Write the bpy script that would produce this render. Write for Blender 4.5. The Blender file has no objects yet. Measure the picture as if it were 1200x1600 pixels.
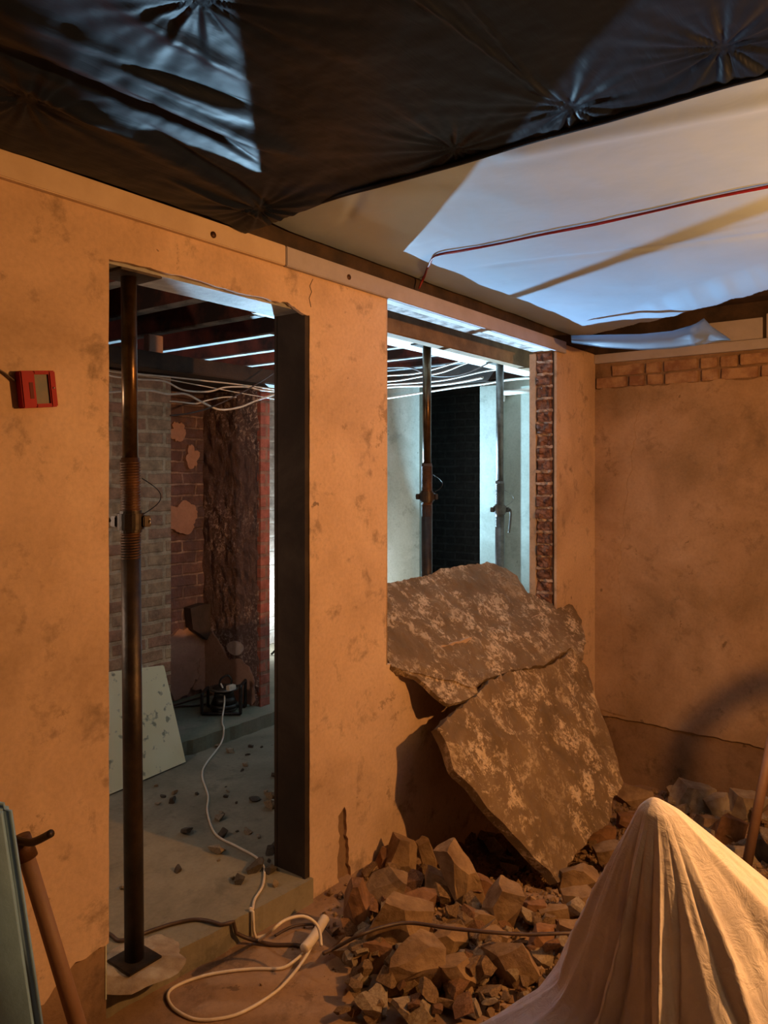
import bpy, bmesh, math, random
from mathutils import Vector, Matrix, noise
from mathutils.geometry import tessellate_polygon, delaunay_2d_cdt
random.seed(7)
S = bpy.context.scene
COL = S.collection

# ------------------------------------------------------------ camera, world, light, exposure
CAM = Vector((0.0, -2.0, 1.54))
FW = Vector((.8, .6, 0)); RT = Vector((.6, -.8, 0)); HZ = 745.0; FPX = 1200.0
cam = bpy.data.objects.new('camera', bpy.data.cameras.new('camera'))
COL.objects.link(cam); S.camera = cam
cam.location = CAM
cam.rotation_euler = (math.pi/2, 0, -math.atan2(.8, .6))
cam.data.sensor_fit = 'HORIZONTAL'; cam.data.sensor_width = 36; cam.data.lens = 36
cam.data.shift_y = -(800-HZ)/1200.0
cam.data.clip_start = .02
w = bpy.data.worlds.new('world'); S.world = w; w.use_nodes = True
w.node_tree.nodes['Background'].inputs[0].default_value = (.10, .09, .10, 1)
w.node_tree.nodes['Background'].inputs[1].default_value = .05
S.view_settings.view_transform = 'Standard'; S.view_settings.look = 'None'
S.view_settings.exposure = 0.0; S.view_settings.gamma = 1; S.view_settings.use_curve_mapping = False

WARM = Vector((2.55, -2.62, 1.86)); COOL = Vector((4.95, 2.70, .46))
def point_light(name, loc, power, color, size):
    d = bpy.data.lights.new(name, 'POINT'); d.energy = power; d.color = color; d.shadow_soft_size = size
    o = bpy.data.objects.new(name, d); o.location = loc; COL.objects.link(o); return o
point_light('warm_lamp_light', WARM, 190, (1.0, .43, .12), .03)
point_light('cool_lamp_spill', COOL, 26, (.86, .95, 1.0), .05)
BACK_FILL = Vector((.80, .95, 1.5))
point_light('back_fill_light', BACK_FILL, 20, (1.0, .74, .54), .05)  # unseen fill lamp, added to brighten the left of the back room
def flood(name, loc, aim, power, color, size):
    d = bpy.data.lights.new(name, 'AREA'); d.shape = 'DISK'; d.size = size; d.energy = power; d.color = color; d.spread = math.radians(118)
    o = bpy.data.objects.new(name, d); o.location = loc; o.rotation_euler = Vector(aim).to_track_quat('-Z', 'Y').to_euler(); COL.objects.link(o)
flood('cool_lamp_flood', COOL + Vector((-.03, -.04, .03)), (-.46, -.70, .54), 400, (.42, .73, 1.0), .08)

# ------------------------------------------------------------ sight-line helpers (give world points on real planes)
def ray(px, py): return FW + RT*((px-600)/FPX) + Vector((0, 0, (HZ-py)/FPX))
def on_depth(px, py, f): return CAM + ray(px, py)*f
def on_y(px, py, y): r = ray(px, py); return CAM + r*((y-CAM.y)/r.y)
def on_x(px, py, x): r = ray(px, py); return CAM + r*((x-CAM.x)/r.x)
def on_z(px, py, z): r = ray(px, py); return CAM + r*((z-CAM.z)/r.z)
def on_slope(px, py, a, b):     # plane z = a + b*y
    r = ray(px, py); t = (a + b*CAM.y - CAM.z)/(r.z - b*r.y); return CAM + r*t
def sm(a, b, x):
    t = min(1, max(0, (x-a)/(b-a))); return t*t*(3-2*t)
def N(x, y, z=0, s=1.0): return noise.noise(Vector((x*s, y*s, z*s)))
def fbm(x, y, z=0, s=1.0): return N(x, y, z, s) + .5*N(x+7, y+3, z, 2*s) + .25*N(x+1, y+9, z, 4*s)

# ------------------------------------------------------------ materials
def new_mat(name):
    m = bpy.data.materials.new(name); m.use_nodes = True
    nt = m.node_tree; return m, nt, nt.nodes['Principled BSDF']
def noise_node(nt, vec, scale, detail=6, rough=.6, dist=0):
    n = nt.nodes.new('ShaderNodeTexNoise'); n.inputs['Scale'].default_value = scale
    n.inputs['Detail'].default_value = detail; n.inputs['Roughness'].default_value = rough
    n.inputs['Distortion'].default_value = dist
    nt.links.new(vec, n.inputs['Vector']); return n.outputs['Fac']
def ramp(nt, fac, stops):
    r = nt.nodes.new('ShaderNodeValToRGB'); e = r.color_ramp.elements
    while len(e) > 1: e.remove(e[-1])
    for i, (p, c) in enumerate(stops):
        if i == 0: e[0].position = p; q = e[0]
        else: q = e.new(p)
        q.color = (*c, 1)
    nt.links.new(fac, r.inputs[0]); return r.outputs[0]
def mixc(nt, fac, a, b, mode='MIX'):
    m = nt.nodes.new('ShaderNodeMix'); m.data_type = 'RGBA'; m.blend_type = mode
    for v, i in ((fac, 0), (a, 6), (b, 7)):
        if hasattr(v, 'is_linked') or isinstance(v, bpy.types.NodeSocket): nt.links.new(v, m.inputs[i])
        elif i == 0: m.inputs[0].default_value = v
        else: m.inputs[i].default_value = (*v, 1)
    return m.outputs[2]
def bump(nt, bsdf, height, strength, dist=.01):
    b = nt.nodes.new('ShaderNodeBump'); b.inputs['Strength'].default_value = strength
    b.inputs['Distance'].default_value = dist
    nt.links.new(height, b.inputs['Height']); nt.links.new(b.outputs[0], bsdf.inputs['Normal']); return b
def coords(nt): return nt.nodes.new('ShaderNodeTexCoord').outputs['Object']
BW = ((0, (0, 0, 0)), (1, (1, 1, 1)))

def plaster(name, base, dark, light, stain=.45, bs=.35, rough=.9):
    m, nt, b = new_mat(name); v = coords(nt)
    big = ramp(nt, noise_node(nt, v, 1.7, 8, .62, .4), ((.36, dark), (.52, base), (.68, light)))
    st = ramp(nt, noise_node(nt, v, 6.5, 9, .7, .2), ((.55, (0, 0, 0)), (.68, (1, 1, 1))))
    fine = ramp(nt, noise_node(nt, v, 60, 4, .6), ((.3, (.8, .8, .8)), (.6, (1, 1, 1))))
    c = mixc(nt, .6, big, fine, 'MULTIPLY')
    k = nt.nodes.new('ShaderNodeMath'); k.operation = 'MULTIPLY'; k.inputs[1].default_value = stain
    nt.links.new(st, k.inputs[0])
    c = mixc(nt, k.outputs[0], c, tuple(x*.42 for x in base))
    s2 = ramp(nt, noise_node(nt, v, 3.1, 12, .76, .15), ((.605, (0, 0, 0)), (.635, (1, 1, 1))))
    k2 = nt.nodes.new('ShaderNodeMath'); k2.operation = 'MULTIPLY'; k2.inputs[1].default_value = stain*.8
    nt.links.new(s2, k2.inputs[0]); c = mixc(nt, k2.outputs[0], c, tuple(x*.55 for x in dark))
    s3 = ramp(nt, noise_node(nt, v, 11, 5, .55, .2), ((.70, (0, 0, 0)), (.72, (1, 1, 1))))
    k3 = nt.nodes.new('ShaderNodeMath'); k3.operation = 'MULTIPLY'; k3.inputs[1].default_value = stain
    nt.links.new(s3, k3.inputs[0]); c = mixc(nt, k3.outputs[0], c, tuple(x*.4 for x in dark))
    nt.links.new(c, b.inputs['Base Color']); b.inputs['Roughness'].default_value = rough
    bump(nt, b, noise_node(nt, v, 14, 10, .62, .3), bs, .006)
    return m
def simple(name, c, rough=.6, metal=0, c2=None, scale=20, bs=.0, bscale=60, spec=.5):
    m, nt, b = new_mat(name); v = coords(nt)
    c2 = c2 or tuple(x*.6 for x in c)
    nt.links.new(ramp(nt, noise_node(nt, v, scale, 6, .65), ((.38, c2), (.62, c))), b.inputs['Base Color'])
    b.inputs['Roughness'].default_value = rough; b.inputs['Metallic'].default_value = metal
    b.inputs['Specular IOR Level'].default_value = spec
    if bs: bump(nt, b, noise_node(nt, v, bscale, 8, .65), bs, .006)
    return m
def brick(name, c1, c2, mortar, axis='y', bw=.225, bh=.075, soot=None, rough=.9, bs=.9, ms=.012):
    m, nt, b = new_mat(name); v = coords(nt)
    s = nt.nodes.new('ShaderNodeSeparateXYZ'); nt.links.new(v, s.inputs[0])
    cb = nt.nodes.new('ShaderNodeCombineXYZ')
    nt.links.new(s.outputs[0 if axis == 'y' else 1], cb.inputs[0]); nt.links.new(s.outputs[2], cb.inputs[1])
    nz = nt.nodes.new('ShaderNodeTexNoise'); nz.inputs['Scale'].default_value = 9; nt.links.new(v, nz.inputs[0])
    ad = nt.nodes.new('ShaderNodeVectorMath'); ad.operation = 'MULTIPLY_ADD'
    ad.inputs[1].default_value = (.018, .018, 0)
    nt.links.new(nz.outputs['Color'], ad.inputs[0]); nt.links.new(cb.outputs[0], ad.inputs[2])
    t = nt.nodes.new('ShaderNodeTexBrick'); nt.links.new(ad.outputs[0], t.inputs[0])
    t.inputs['Color1'].default_value = (*c1, 1); t.inputs['Color2'].default_value = (*c2, 1)
    t.inputs['Mortar'].default_value = (*mortar, 1); t.inputs['Scale'].default_value = 1
    t.inputs['Mortar Size'].default_value = ms; t.inputs['Mortar Smooth'].default_value = .35
    t.inputs['Brick Width'].default_value = bw; t.inputs['Row Height'].default_value = bh
    f = ramp(nt, noise_node(nt, v, 16, 9, .7), ((.32, (.45, .45, .45)), (.62, (1.0, 1.0, 1.0))))
    c = mixc(nt, 1, t.outputs[0], f, 'MULTIPLY')
    if soot:
        k = ramp(nt, noise_node(nt, v, 3.2, 8, .7, .5), ((.40, (0, 0, 0)), (.60, (1, 1, 1))))
        c = mixc(nt, k, c, soot)
    nt.links.new(c, b.inputs['Base Color']); b.inputs['Roughness'].default_value = rough
    mm = nt.nodes.new('ShaderNodeMath'); mm.operation = 'MULTIPLY_ADD'; mm.inputs[1].default_value = -1.0
    nt.links.new(t.outputs['Fac'], mm.inputs[0]); nt.links.new(noise_node(nt, v, 24, 8, .7), mm.inputs[2])
    bump(nt, b, mm.outputs[0], bs, .012)
    return m

M = {}
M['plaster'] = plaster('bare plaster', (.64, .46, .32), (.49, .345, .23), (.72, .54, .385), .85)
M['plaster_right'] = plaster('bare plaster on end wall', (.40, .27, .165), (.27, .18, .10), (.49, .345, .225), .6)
M['wallcore'] = plaster('rough scratch coat', (.27, .17, .10), (.16, .095, .05), (.35, .23, .14), .7, .9)
M['pale'] = plaster('pale skim plaster', (.50, .53, .45), (.38, .40, .33), (.60, .63, .56), .5, .4)
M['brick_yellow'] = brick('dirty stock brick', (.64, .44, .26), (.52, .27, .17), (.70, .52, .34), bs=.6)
M['brick_soot'] = brick('sooty fireplace brick', (.32, .19, .17), (.22, .13, .14), (.55, .40, .36), soot=(.14, .10, .115), bs=1.0, ms=.009)
M['brick_red'] = brick('red quoin brick', (.55, .17, .11), (.46, .13, .09), (.40, .2, .14), bs=.5)
M['brick_far'] = brick('whitewashed brick', (.60, .56, .52), (.45, .40, .36), (.66, .64, .60), bw=.3, bh=.125, bs=.8)
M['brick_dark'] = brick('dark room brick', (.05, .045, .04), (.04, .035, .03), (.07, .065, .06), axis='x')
M['brick_loose'] = simple('dusty old brick', (.42, .27, .16), .92, 0, (.24, .12, .07), 9, .9, 40)
M['brick_jamb'] = simple('broken jamb brick', (.34, .17, .11), .92, 0, (.09, .04, .03), 30, 1.0, 50)
M['mortar'] = simple('crumbling mortar', (.66, .52, .42), .95, 0, (.30, .2, .15), 25, 1.0, 50)
M['concrete'] = plaster('grey concrete floor', (.25, .225, .165), (.17, .155, .11), (.34, .31, .23), .5, .5)
M['hearth'] = plaster('green grey hearth screed', (.22, .22, .16), (.16, .17, .12), (.32, .25, .20), .5, .5)
M['dirt'] = plaster('dusty dirt floor', (.31, .20, .125), (.20, .125, .075), (.40, .265, .175), .6, 1.0)
M['rock'] = simple('plaster and brick rubble', (.35, .235, .13), .95, 0, (.18, .11, .058), 9, 1.0, 30)
M['rockred'] = simple('red brick rubble', (.30, .16, .085), .95, 0, (.16, .08, .04), 12, .9, 30)
M['rockgrey'] = simple('pale rubble', (.42, .35, .25), .95, 0, (.26, .19, .13), 9, .8, 30)
M['darkrock'] = simple('dark debris', (.12, .10, .08), .95, 0, (.06, .05, .04), 12, .8, 30)
M['steel_dark'] = simple('dark rusty steel', (.055, .035, .022), .45, .35, (.018, .012, .009), 10, .3, 40)
M['steel_tube'] = simple('worn bronze brown steel tube', (.12, .07, .032), .28, .7, (.05, .03, .014), 12, .1, 40)
M['lit_underside_grey'] = simple('grey painted light under joists', (.24, .23, .22), .8, 0, (.10, .10, .10), 9, .4, 30)
M['lintel_grey'] = simple('limewashed splintered timber', (.55, .52, .50), .8, 0, (.16, .13, .12), 16, .8, 40)
M['steel_rust'] = simple('rusted thread steel', (.13, .06, .025), .5, .4, (.06, .026, .012), 14, .4, 60)
M['steel_grey'] = simple('grey galvanised steel', (.20, .18, .16), .42, .6, (.10, .09, .08), 14, .2, 60)
M['timber_dark'] = simple('dark timber', (.060, .035, .022), .8, 0, (.022, .014, .010), 6, .5, 30)
M['timber_brown'] = simple('brown timber beam', (.26, .165, .09), .8, 0, (.16, .10, .055), 8, .5, 30)
M['timber_white'] = simple('white painted timber', (.72, .70, .66), .7, 0, (.50, .47, .43), 10, .4, 30)
M['timber_batten'] = simple('primed batten', (.62, .50, .38), .7, 0, (.54, .42, .31), 5, .1, 30)
M['batten_lilac'] = simple('lilac grey batten', (.42, .40, .46), .7, 0, (.36, .34, .38), 5, .1, 30)
M['timber_batten_grey'] = simple('grey batten', (.33, .27, .25), .7, 0, (.27, .22, .20), 5, .1, 30)
M['lintel_blue'] = simple('pale steel lintel', (.42, .44, .45), .6, 0, (.22, .22, .22), 7, .4, 30)
M['board_red'] = simple('reddish ceiling board', (.20, .05, .03), .85, 0, (.03, .015, .012), 3, .4, 30)
M['shaft'] = simple('worn wooden shaft', (.26, .155, .095), .6, 0, (.22, .12, .07), 8, .2, 30)
M['wire_white'] = simple('white cable sheath', (.78, .70, .60), .5, 0, (.66, .58, .48), 20)
M['wire_dark'] = simple('brown black cable sheath', (.09, .05, .035), .5, 0, (.05, .03, .02), 20)
M['wire_red'] = simple('red cable sheath', (.24, .006, .010), .5, 0, (.16, .005, .008), 20)
M['black_metal'] = simple('black painted metal', (.03, .028, .028), .4, .2, (.015, .014, .014), 20, .1)
M['red_plastic'] = simple('red alarm plastic', (.36, .006, .012), .5, 0, (.28, .005, .008), 6, spec=.15)
M['red_dark'] = simple('dark red plastic', (.12, .003, .004), .5, 0, (.09, .003, .003), 6, spec=.15)
M['alarm_pane'] = simple('scratched grey pane', (.09, .10, .10), .55, 0, (.14, .11, .09), 30)
M['chrome'] = simple('bright metal', (.7, .66, .6), .25, .9)
M['blue_grey'] = simple('blue grey painted sheet', (.20, .40, .74), .55, 0, (.15, .30, .56), 5, .2, 30)
M['board_pale'] = None

def m_board():
    m, nt, b = new_mat('pale plasterboard offcut'); v = coords(nt)
    sp = ramp(nt, noise_node(nt, v, 22, 3, .5), ((.60, (0, 0, 0)), (.68, (1, 1, 1))))
    base = ramp(nt, noise_node(nt, v, 3, 4, .5), ((.3, (.84, .76, .46)), (.7, (.95, .88, .60))))
    nt.links.new(mixc(nt, sp, base, (.34, .34, .22)), b.inputs['Base Color']); b.inputs['Roughness'].default_value = .8
    return m
M['board_pale'] = m_board()
def m_slab():
    m, nt, b = new_mat('broken render slab'); v = coords(nt)
    base = ramp(nt, noise_node(nt, v, 4, 8, .65, .4), ((.33, (.18, .12, .062)), (.52, (.26, .175, .095)), (.7, (.35, .25, .14))))
    n1 = noise_node(nt, v, 8, 14, .80, .35)
    flake = ramp(nt, n1, ((.50, (0, 0, 0)), (.56, (1, 1, 1))))
    n2 = noise_node(nt, v, 34, 6, .7, .8)
    spk = ramp(nt, n2, ((.45, (0, 0, 0)), (.50, (1, 1, 1))))
    n3 = noise_node(nt, v, 2.3, 4, .6)
    area = ramp(nt, n3, ((.36, (.25, .25, .25)), (.55, (1, 1, 1))))
    f = mixc(nt, 1, mixc(nt, 1, flake, spk, 'MULTIPLY'), area, 'MULTIPLY')
    pits = ramp(nt, noise_node(nt, v, 15, 9, .8, .3), ((.61, (0, 0, 0)), (.68, (1, 1, 1))))
    c = mixc(nt, f, base, (.78, .62, .42)); c = mixc(nt, mixc(nt, 1, pits, (.6, .6, .6), 'MULTIPLY'), c, (.10, .05, .03))
    nt.links.new(c, b.inputs['Base Color']); b.inputs['Roughness'].default_value = .95
    bump(nt, b, n1, 1.0, .02)
    return m
M['slab'] = m_slab()
def m_black():
    m, nt, b = new_mat('glossy black polythene'); v = coords(nt)
    b.inputs['Base Color'].default_value = (.004, .012, .034, 1)
    b.inputs['Specular IOR Level'].default_value = .22
    r = ramp(nt, noise_node(nt, v, 5, 5, .6, .5), ((.3, (.42, .42, .42)), (.7, (.54, .54, .54))))
    nt.links.new(r, b.inputs['Roughness'])
    mp = nt.nodes.new('ShaderNodeMapping'); mp.inputs['Scale'].default_value = (2.2, 16, 1); mp.inputs['Rotation'].default_value = (0, 0, .25)
    nt.links.new(v, mp.inputs[0])
    bump(nt, b, noise_node(nt, mp.outputs[0], 1.6, 9, .62, .8), .22, .010)
    return m
M['black_sheet'] = m_black()
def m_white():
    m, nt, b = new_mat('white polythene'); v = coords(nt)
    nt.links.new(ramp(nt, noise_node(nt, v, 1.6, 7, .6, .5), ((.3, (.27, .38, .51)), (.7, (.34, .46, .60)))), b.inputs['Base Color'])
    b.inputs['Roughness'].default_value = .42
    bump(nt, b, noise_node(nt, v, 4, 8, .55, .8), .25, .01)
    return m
M['white_sheet'] = m_white()
def m_cloth():
    m, nt, b = new_mat('off white dust sheet'); v = coords(nt)
    nt.links.new(ramp(nt, noise_node(nt, v, 5, 8, .65, .6), ((.3, (.68, .64, .70)), (.65, (.90, .86, .90)))), b.inputs['Base Color'])
    b.inputs['Roughness'].default_value = .9
    bump(nt, b, noise_node(nt, v, 22, 6, .6, 1.0), .5, .012)
    return m
M['cloth'] = m_cloth()

# ------------------------------------------------------------ object helpers
def obj(name, bm, mat, parent=None, smooth=False):
    bmesh.ops.recalc_face_normals(bm, faces=bm.faces)
    me = bpy.data.meshes.new(name); bm.to_mesh(me); bm.free()
    o = bpy.data.objects.new(name, me); COL.objects.link(o)
    if mat is not None: me.materials.append(M[mat] if isinstance(mat, str) else mat)
    if smooth:
        for p in me.polygons: p.use_smooth = True
    if parent is not None: o.parent = parent
    return o
def tag(o, label, cat, group=None, kind=None):
    o['label'] = label; o['category'] = cat
    if group: o['group'] = group
    if kind: o['kind'] = kind
    return o
def struct(name, bm, mat, smooth=False):
    o = obj(name, bm, mat, None, smooth); o['kind'] = 'structure'; return o
def empty(name, loc, label, cat, group=None):
    o = bpy.data.objects.new(name, None); COL.objects.link(o); o.location = loc; o.empty_display_size = .1
    bpy.context.view_layer.update()
    return tag(o, label, cat, group)
def box(bm, x0, x1, y0, y1, z0, z1, bev=0):
    r = bmesh.ops.create_cube(bm, size=1)
    for v in r['verts']:
        v.co = Vector((x0 if v.co.x < 0 else x1, y0 if v.co.y < 0 else y1, z0 if v.co.z < 0 else z1))
    if bev:
        es = list({e for v in r['verts'] for e in v.link_edges})
        bmesh.ops.bevel(bm, geom=es, offset=bev, segments=2, affect='EDGES')
    return bm
def B(*a, bev=0): return box(bmesh.new(), *a, bev=bev)
def frame_to(a, b):
    z = (b-a).normalized(); x = z.orthogonal().normalized(); y = z.cross(x)
    return Matrix((x, y, z)).transposed()
def cyl(bm, a, b, r0, r1=None, n=20):
    a = Vector(a); b = Vector(b); r1 = r0 if r1 is None else r1; R = frame_to(a, b)
    rings = []
    for c, r in ((a, r0), (b, r1)):
        rings.append([bm.verts.new(c + R @ Vector((r*math.cos(t*2*math.pi/n), r*math.sin(t*2*math.pi/n), 0))) for t in range(n)])
    for i in range(n): bm.faces.new((rings[0][i], rings[0][(i+1) % n], rings[1][(i+1) % n], rings[1][i]))
    bm.faces.new(rings[0][::-1]); bm.faces.new(rings[1])
    return bm
def smooth_path(pts, sub=8):
    pts = [Vector(p) for p in pts]; out = []
    for i in range(len(pts)-1):
        p0 = pts[max(i-1, 0)]; p1 = pts[i]; p2 = pts[i+1]; p3 = pts[min(i+2, len(pts)-1)]
        for k in range(sub):
            t = k/sub
            out.append(.5*((2*p1) + (p2-p0)*t + (2*p0-5*p1+4*p2-p3)*t*t + (3*p1-p0-3*p2+p3)*t**3))
    out.append(pts[-1]); return out
def tube(bm, pts, r, n=8, sub=8):
    path = smooth_path(pts, sub) if sub else [Vector(p) for p in pts]
    nrm = (path[1]-path[0]).orthogonal().normalized(); rings = []
    for i, p in enumerate(path):
        t = (path[min(i+1, len(path)-1)] - path[max(i-1, 0)]).normalized()
        nrm = (nrm - t*nrm.dot(t)).normalized(); bn = t.cross(nrm)
        rings.append([bm.verts.new(p + (nrm*math.cos(a*2*math.pi/n) + bn*math.sin(a*2*math.pi/n))*r) for a in range(n)])
    for a, b in zip(rings, rings[1:]):
        for i in range(n): bm.faces.new((a[i], a[(i+1) % n], b[(i+1) % n], b[i]))
    bm.faces.new(rings[0][::-1]); bm.faces.new(rings[-1]); return bm
def jag(pts, amp, step, closed=True, seed=0, keep=()):
    """outline with rough edges; keep = indices of segments left straight"""
    out = []; n = len(pts)
    for i in range(n):
        a = Vector(pts[i]); b = Vector(pts[(i+1) % n]); out.append(a)
        if i in keep: continue
        L = (b-a).length; k = max(1, int(L/step)); d = (b-a)/max(L, 1e-6); nn = Vector((-d.y, d.x))
        for j in range(1, k):
            p = a.lerp(b, j/k); out.append(p + nn*amp*(noise.noise(Vector((p.x*9+seed, p.y*9, seed)))*1.2 + noise.noise(Vector((p.x*40, p.y*40, seed)))*.8))
    return out
def prism(outline, f0, f1):
    """outline: 2-D points; f0/f1 map a 2-D point to the two 3-D faces"""
    bm = bmesh.new(); tri = tessellate_polygon([[Vector((p[0], p[1], 0)) for p in outline]])
    A = [bm.verts.new(f0(p)) for p in outline]; C = [bm.verts.new(f1(p)) for p in outline]
    for t in tri:
        try: bm.faces.new([A[i] for i in t]); bm.faces.new([C[i] for i in reversed(t)])
        except ValueError: pass
    n = len(outline)
    for i in range(n):
        try: bm.faces.new((A[i], A[(i+1) % n], C[(i+1) % n], C[i]))
        except ValueError: pass
    return bm
def skin_y(outline, y0, y1): return prism(outline, lambda p: Vector((p[0], y0, p[1])), lambda p: Vector((p[0], y1, p[1])))
def skin_x(outline, x0, x1): return prism(outline, lambda p: Vector((x0, p[0], p[1])), lambda p: Vector((x1, p[0], p[1])))

# ------------------------------------------------------------ ground
DX0, DX1, PX1, JX, CX = 1.32, 2.19, 2.69, 4.45, 5.08
TH = .17
def step_edge(x): return .055 - .07*(x-1.32)/.87
def terrain(x, y):
    s = sm(2.5, 4.6, x)
    z = -.09 - .40*s*(.55 + .45*sm(-2.6, -.6, y))
    rough = sm(1.7, 2.6, x - .35*(y+.6))
    z += rough*(.035*fbm(x, y, 0, 2.2) + .018*fbm(x, y, 4, 9)) + .004*fbm(x, y, 0, 5)
    z -= .16*math.exp(-((x-3.35)**2/.35 + (y+.25)**2/.16))
    return z
def ground(x, y):
    if y > step_edge(x) and DX0-.3 < x < DX1+.2 or y > TH: return 0.0
    return terrain(x, y)
def hit(px, py, lift=0):
    r = ray(px, py); f = .9
    while f < 9:
        p = CAM + r*f
        if p.z <= ground(p.x, p.y) + lift: return p
        f += .01
    return CAM + r*f

bm = bmesh.new(); nx, ny = 300, 180; vs = []
for j in range(ny+1):
    row = []
    for i in range(nx+1):
        x = -1.6 + 6.8*i/nx; y = -4.6 + 4.68*j/ny
        row.append(bm.verts.new((x, y, terrain(x, y))))
    vs.append(row)
for j in range(ny):
    for i in range(nx): bm.faces.new((vs[j][i], vs[j][i+1], vs[j+1][i+1], vs[j+1][i]))
struct('floor', bm, 'dirt', True)
# back slab with its oblique edge at the threshold
out = [(-.6, .02), (DX0-.1, step_edge(DX0-.1))]
out += [(p.x, p.y) for p in jag([(DX0-.1, step_edge(DX0-.1)), (DX1, step_edge(DX1))], .006, .02)[:-1]][1:40]
out += [(DX1+.005, step_edge(DX1)), (DX1+.005, .09), (5.9, .09), (5.9, 3.4), (-.6, 3.4)]
bm = prism(out, lambda p: Vector((p[0], p[1], 0)), lambda p: Vector((p[0], p[1], -.22)))
struct('floor_back_room', bm, 'concrete')
bm = prism([(p.x, p.y) for p in jag([(2.2, 1.41), (3.62, 1.41), (3.62, 2.2), (2.2, 2.2)], .012, .03, keep=(1, 2, 3))],
           lambda p: Vector((p[0], p[1], .08)), lambda p: Vector((p[0], p[1], 0)))
struct('floor_hearth', bm, 'hearth')

# ------------------------------------------------------------ partition wall (door, pier, servery opening)
bm = bmesh.new()
SK = .014
HD = 2.18; SILL = .72; TOP = 2.315
box(bm, -1.6, DX0, SK, TH, -.7, TOP+.06); box(bm, DX0, DX1, SK, TH, HD+.012, TOP+.06)
box(bm, DX1, PX1, SK, TH, -.7, TOP+.06); box(bm, PX1, JX+.02, SK, TH, -.7, SILL); box(bm, JX+.02, 5.2, SK, TH, -.7, TOP+.1)
struct('wall_left', bm, 'wallcore')
o2 = []
def seg(a, b, amp, step, seed=0):
    q = jag([a, b], amp, step, seed=seed)
    k = max(1, int((Vector(b)-Vector(a)).length/step)); return [(p.x, p.y) for p in q[:k]]
o2 += [(-1.6, TOP+.05), (PX1, TOP+.05)]
o2 += seg((PX1, TOP), (PX1, SILL), .003, .05) + seg((PX1, SILL), (JX, SILL), .01, .04)
o2 += seg((JX, SILL), (JX, TOP), .004, .05) + [(JX, TOP+.06), (CX, TOP+.06)]
o2 += [(CX, -.62), (2.5, -.62), (2.44, -.10)] + seg((2.44, -.1), (2.40, .20), .016, .02, 3) + seg((2.40, .20), (2.36, .175), .01, .02) + seg((2.36, .175), (2.335, -.62), .018, .02, 5)
o2 += [(2.335, -.62), (DX1, -.62)]
o2 += seg((DX1, -.62), (DX1, HD-.02), .002, .06) + seg((DX1, HD-.02), (DX1-.16, HD+.004), .012, .012, 2) + seg((DX1-.16, HD), (DX0, HD+.004), .004, .02, 8)
o2 += seg((DX0, HD), (DX0, .17), .0015, .06) + seg((DX0, .17), (DX0-.12, .16), .012, .015, 4) + seg((DX0-.12, .16), (DX0-.2, .10), .02, .02, 6) + seg((DX0-.2, .10), (-1.6, .10), .015, .04)
o2 += [(-1.6, .1)]
struct('wall_left_plaster', skin_y(o2, 0, SK+.002), 'plaster')
# below the torn line on the left, a duller coat
# rounded arris bead at the pier and jamb edges
bm = cyl(bmesh.new(), (PX1-.004, .010, SILL), (PX1-.004, .010, TOP), .011); struct('trim_pier_edge', bm, 'plaster', True)
bm = bmesh.new(); box(bm, PX1-.012, PX1+.003, .01, TH, SILL, TOP+.05); struct('trim_pier_reveal', bm, 'pale')
# door reveal lining: dark stained steel post and pale lintel
root = bm = None
M['post'] = plaster('dark stained steel post', (.030, .017, .010), (.012, .007, .005), (.060, .042, .028), .3, .3, .85)
t = empty('steel_post', (DX1-.01, .09, 0), 'dark stained steel post lining the right side of the doorway', 'post')
def child(name, bm, mat, parent, smooth=False):
    o = obj(name, bm, mat, None, smooth); o.parent = parent
    o.matrix_parent_inverse = parent.matrix_world.inverted(); return o
child('web', B(DX1-.016, DX1-.002, .018, TH-.012, -.09, HD+.005), M['post'], t)
child('flange', B(DX1-.018, DX1-.001, TH-.012, TH+.002, 0, HD+.0), M['post'], t)
child('flange', B(DX1-.022, DX1-.001, .004, .018, -.09, HD-.02), M['post'], t)
bm = B(DX0-.08, DX1+.0, .022, TH+.004, HD-.006, HD+.010)
tag(obj('door_lintel', bm, 'lintel_blue'), 'pale flaking steel lintel across the head of the doorway', 'lintel')
bm = B(DX0-.004, DX0+.001, .012, TH, 0, HD-.01); struct('trim_door_edge', bm, 'pale')
# crack above the doorway
cp = [on_y(x, y, -.001) for x, y in ((489, 436), (484, 447), (487, 456), (483, 466), (486, 480))]
bm = bmesh.new()
for a, b in zip(cp, cp[1:]): cyl(bm, a, b, .0013, n=5)
struct('wall_left_crack', bm, M['darkrock'])
# battens along the wall head
def batten(name, x0, x1, label_mat, y0=-.022):
    bm = B(x0, x1, y0, -.0005, TOP, 2.388, bev=.003); return struct(name, bm, label_mat)
jx = on_y(447, 400, -.02).x
b1 = batten('trim_1', -1.6, jx-.002, 'timber_batten'); b2 = batten('trim_2', jx+.002, JX+.10, 'batten_lilac')
for i, (px, py) in enumerate(((333, 367), (545, 433))):
    p = on_y(px, py, -.022)
    bm = cyl(bmesh.new(), p+Vector((0, -.003, 0)), p+Vector((0, .01, 0)), .011, .011, 14)
    box(bm, p.x-.007, p.x+.007, -.0262, -.024, p.z-.0012, p.z+.0012)
    o = obj('screw_head', bm, 'steel_rust', (b1, b2)[i], True)
# above the battens: joist edge closing the gap to the ceiling
struct('trim_3', B(-1.6, 5.2, .0, .15, 2.385, 2.60), 'timber_dark')
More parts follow.
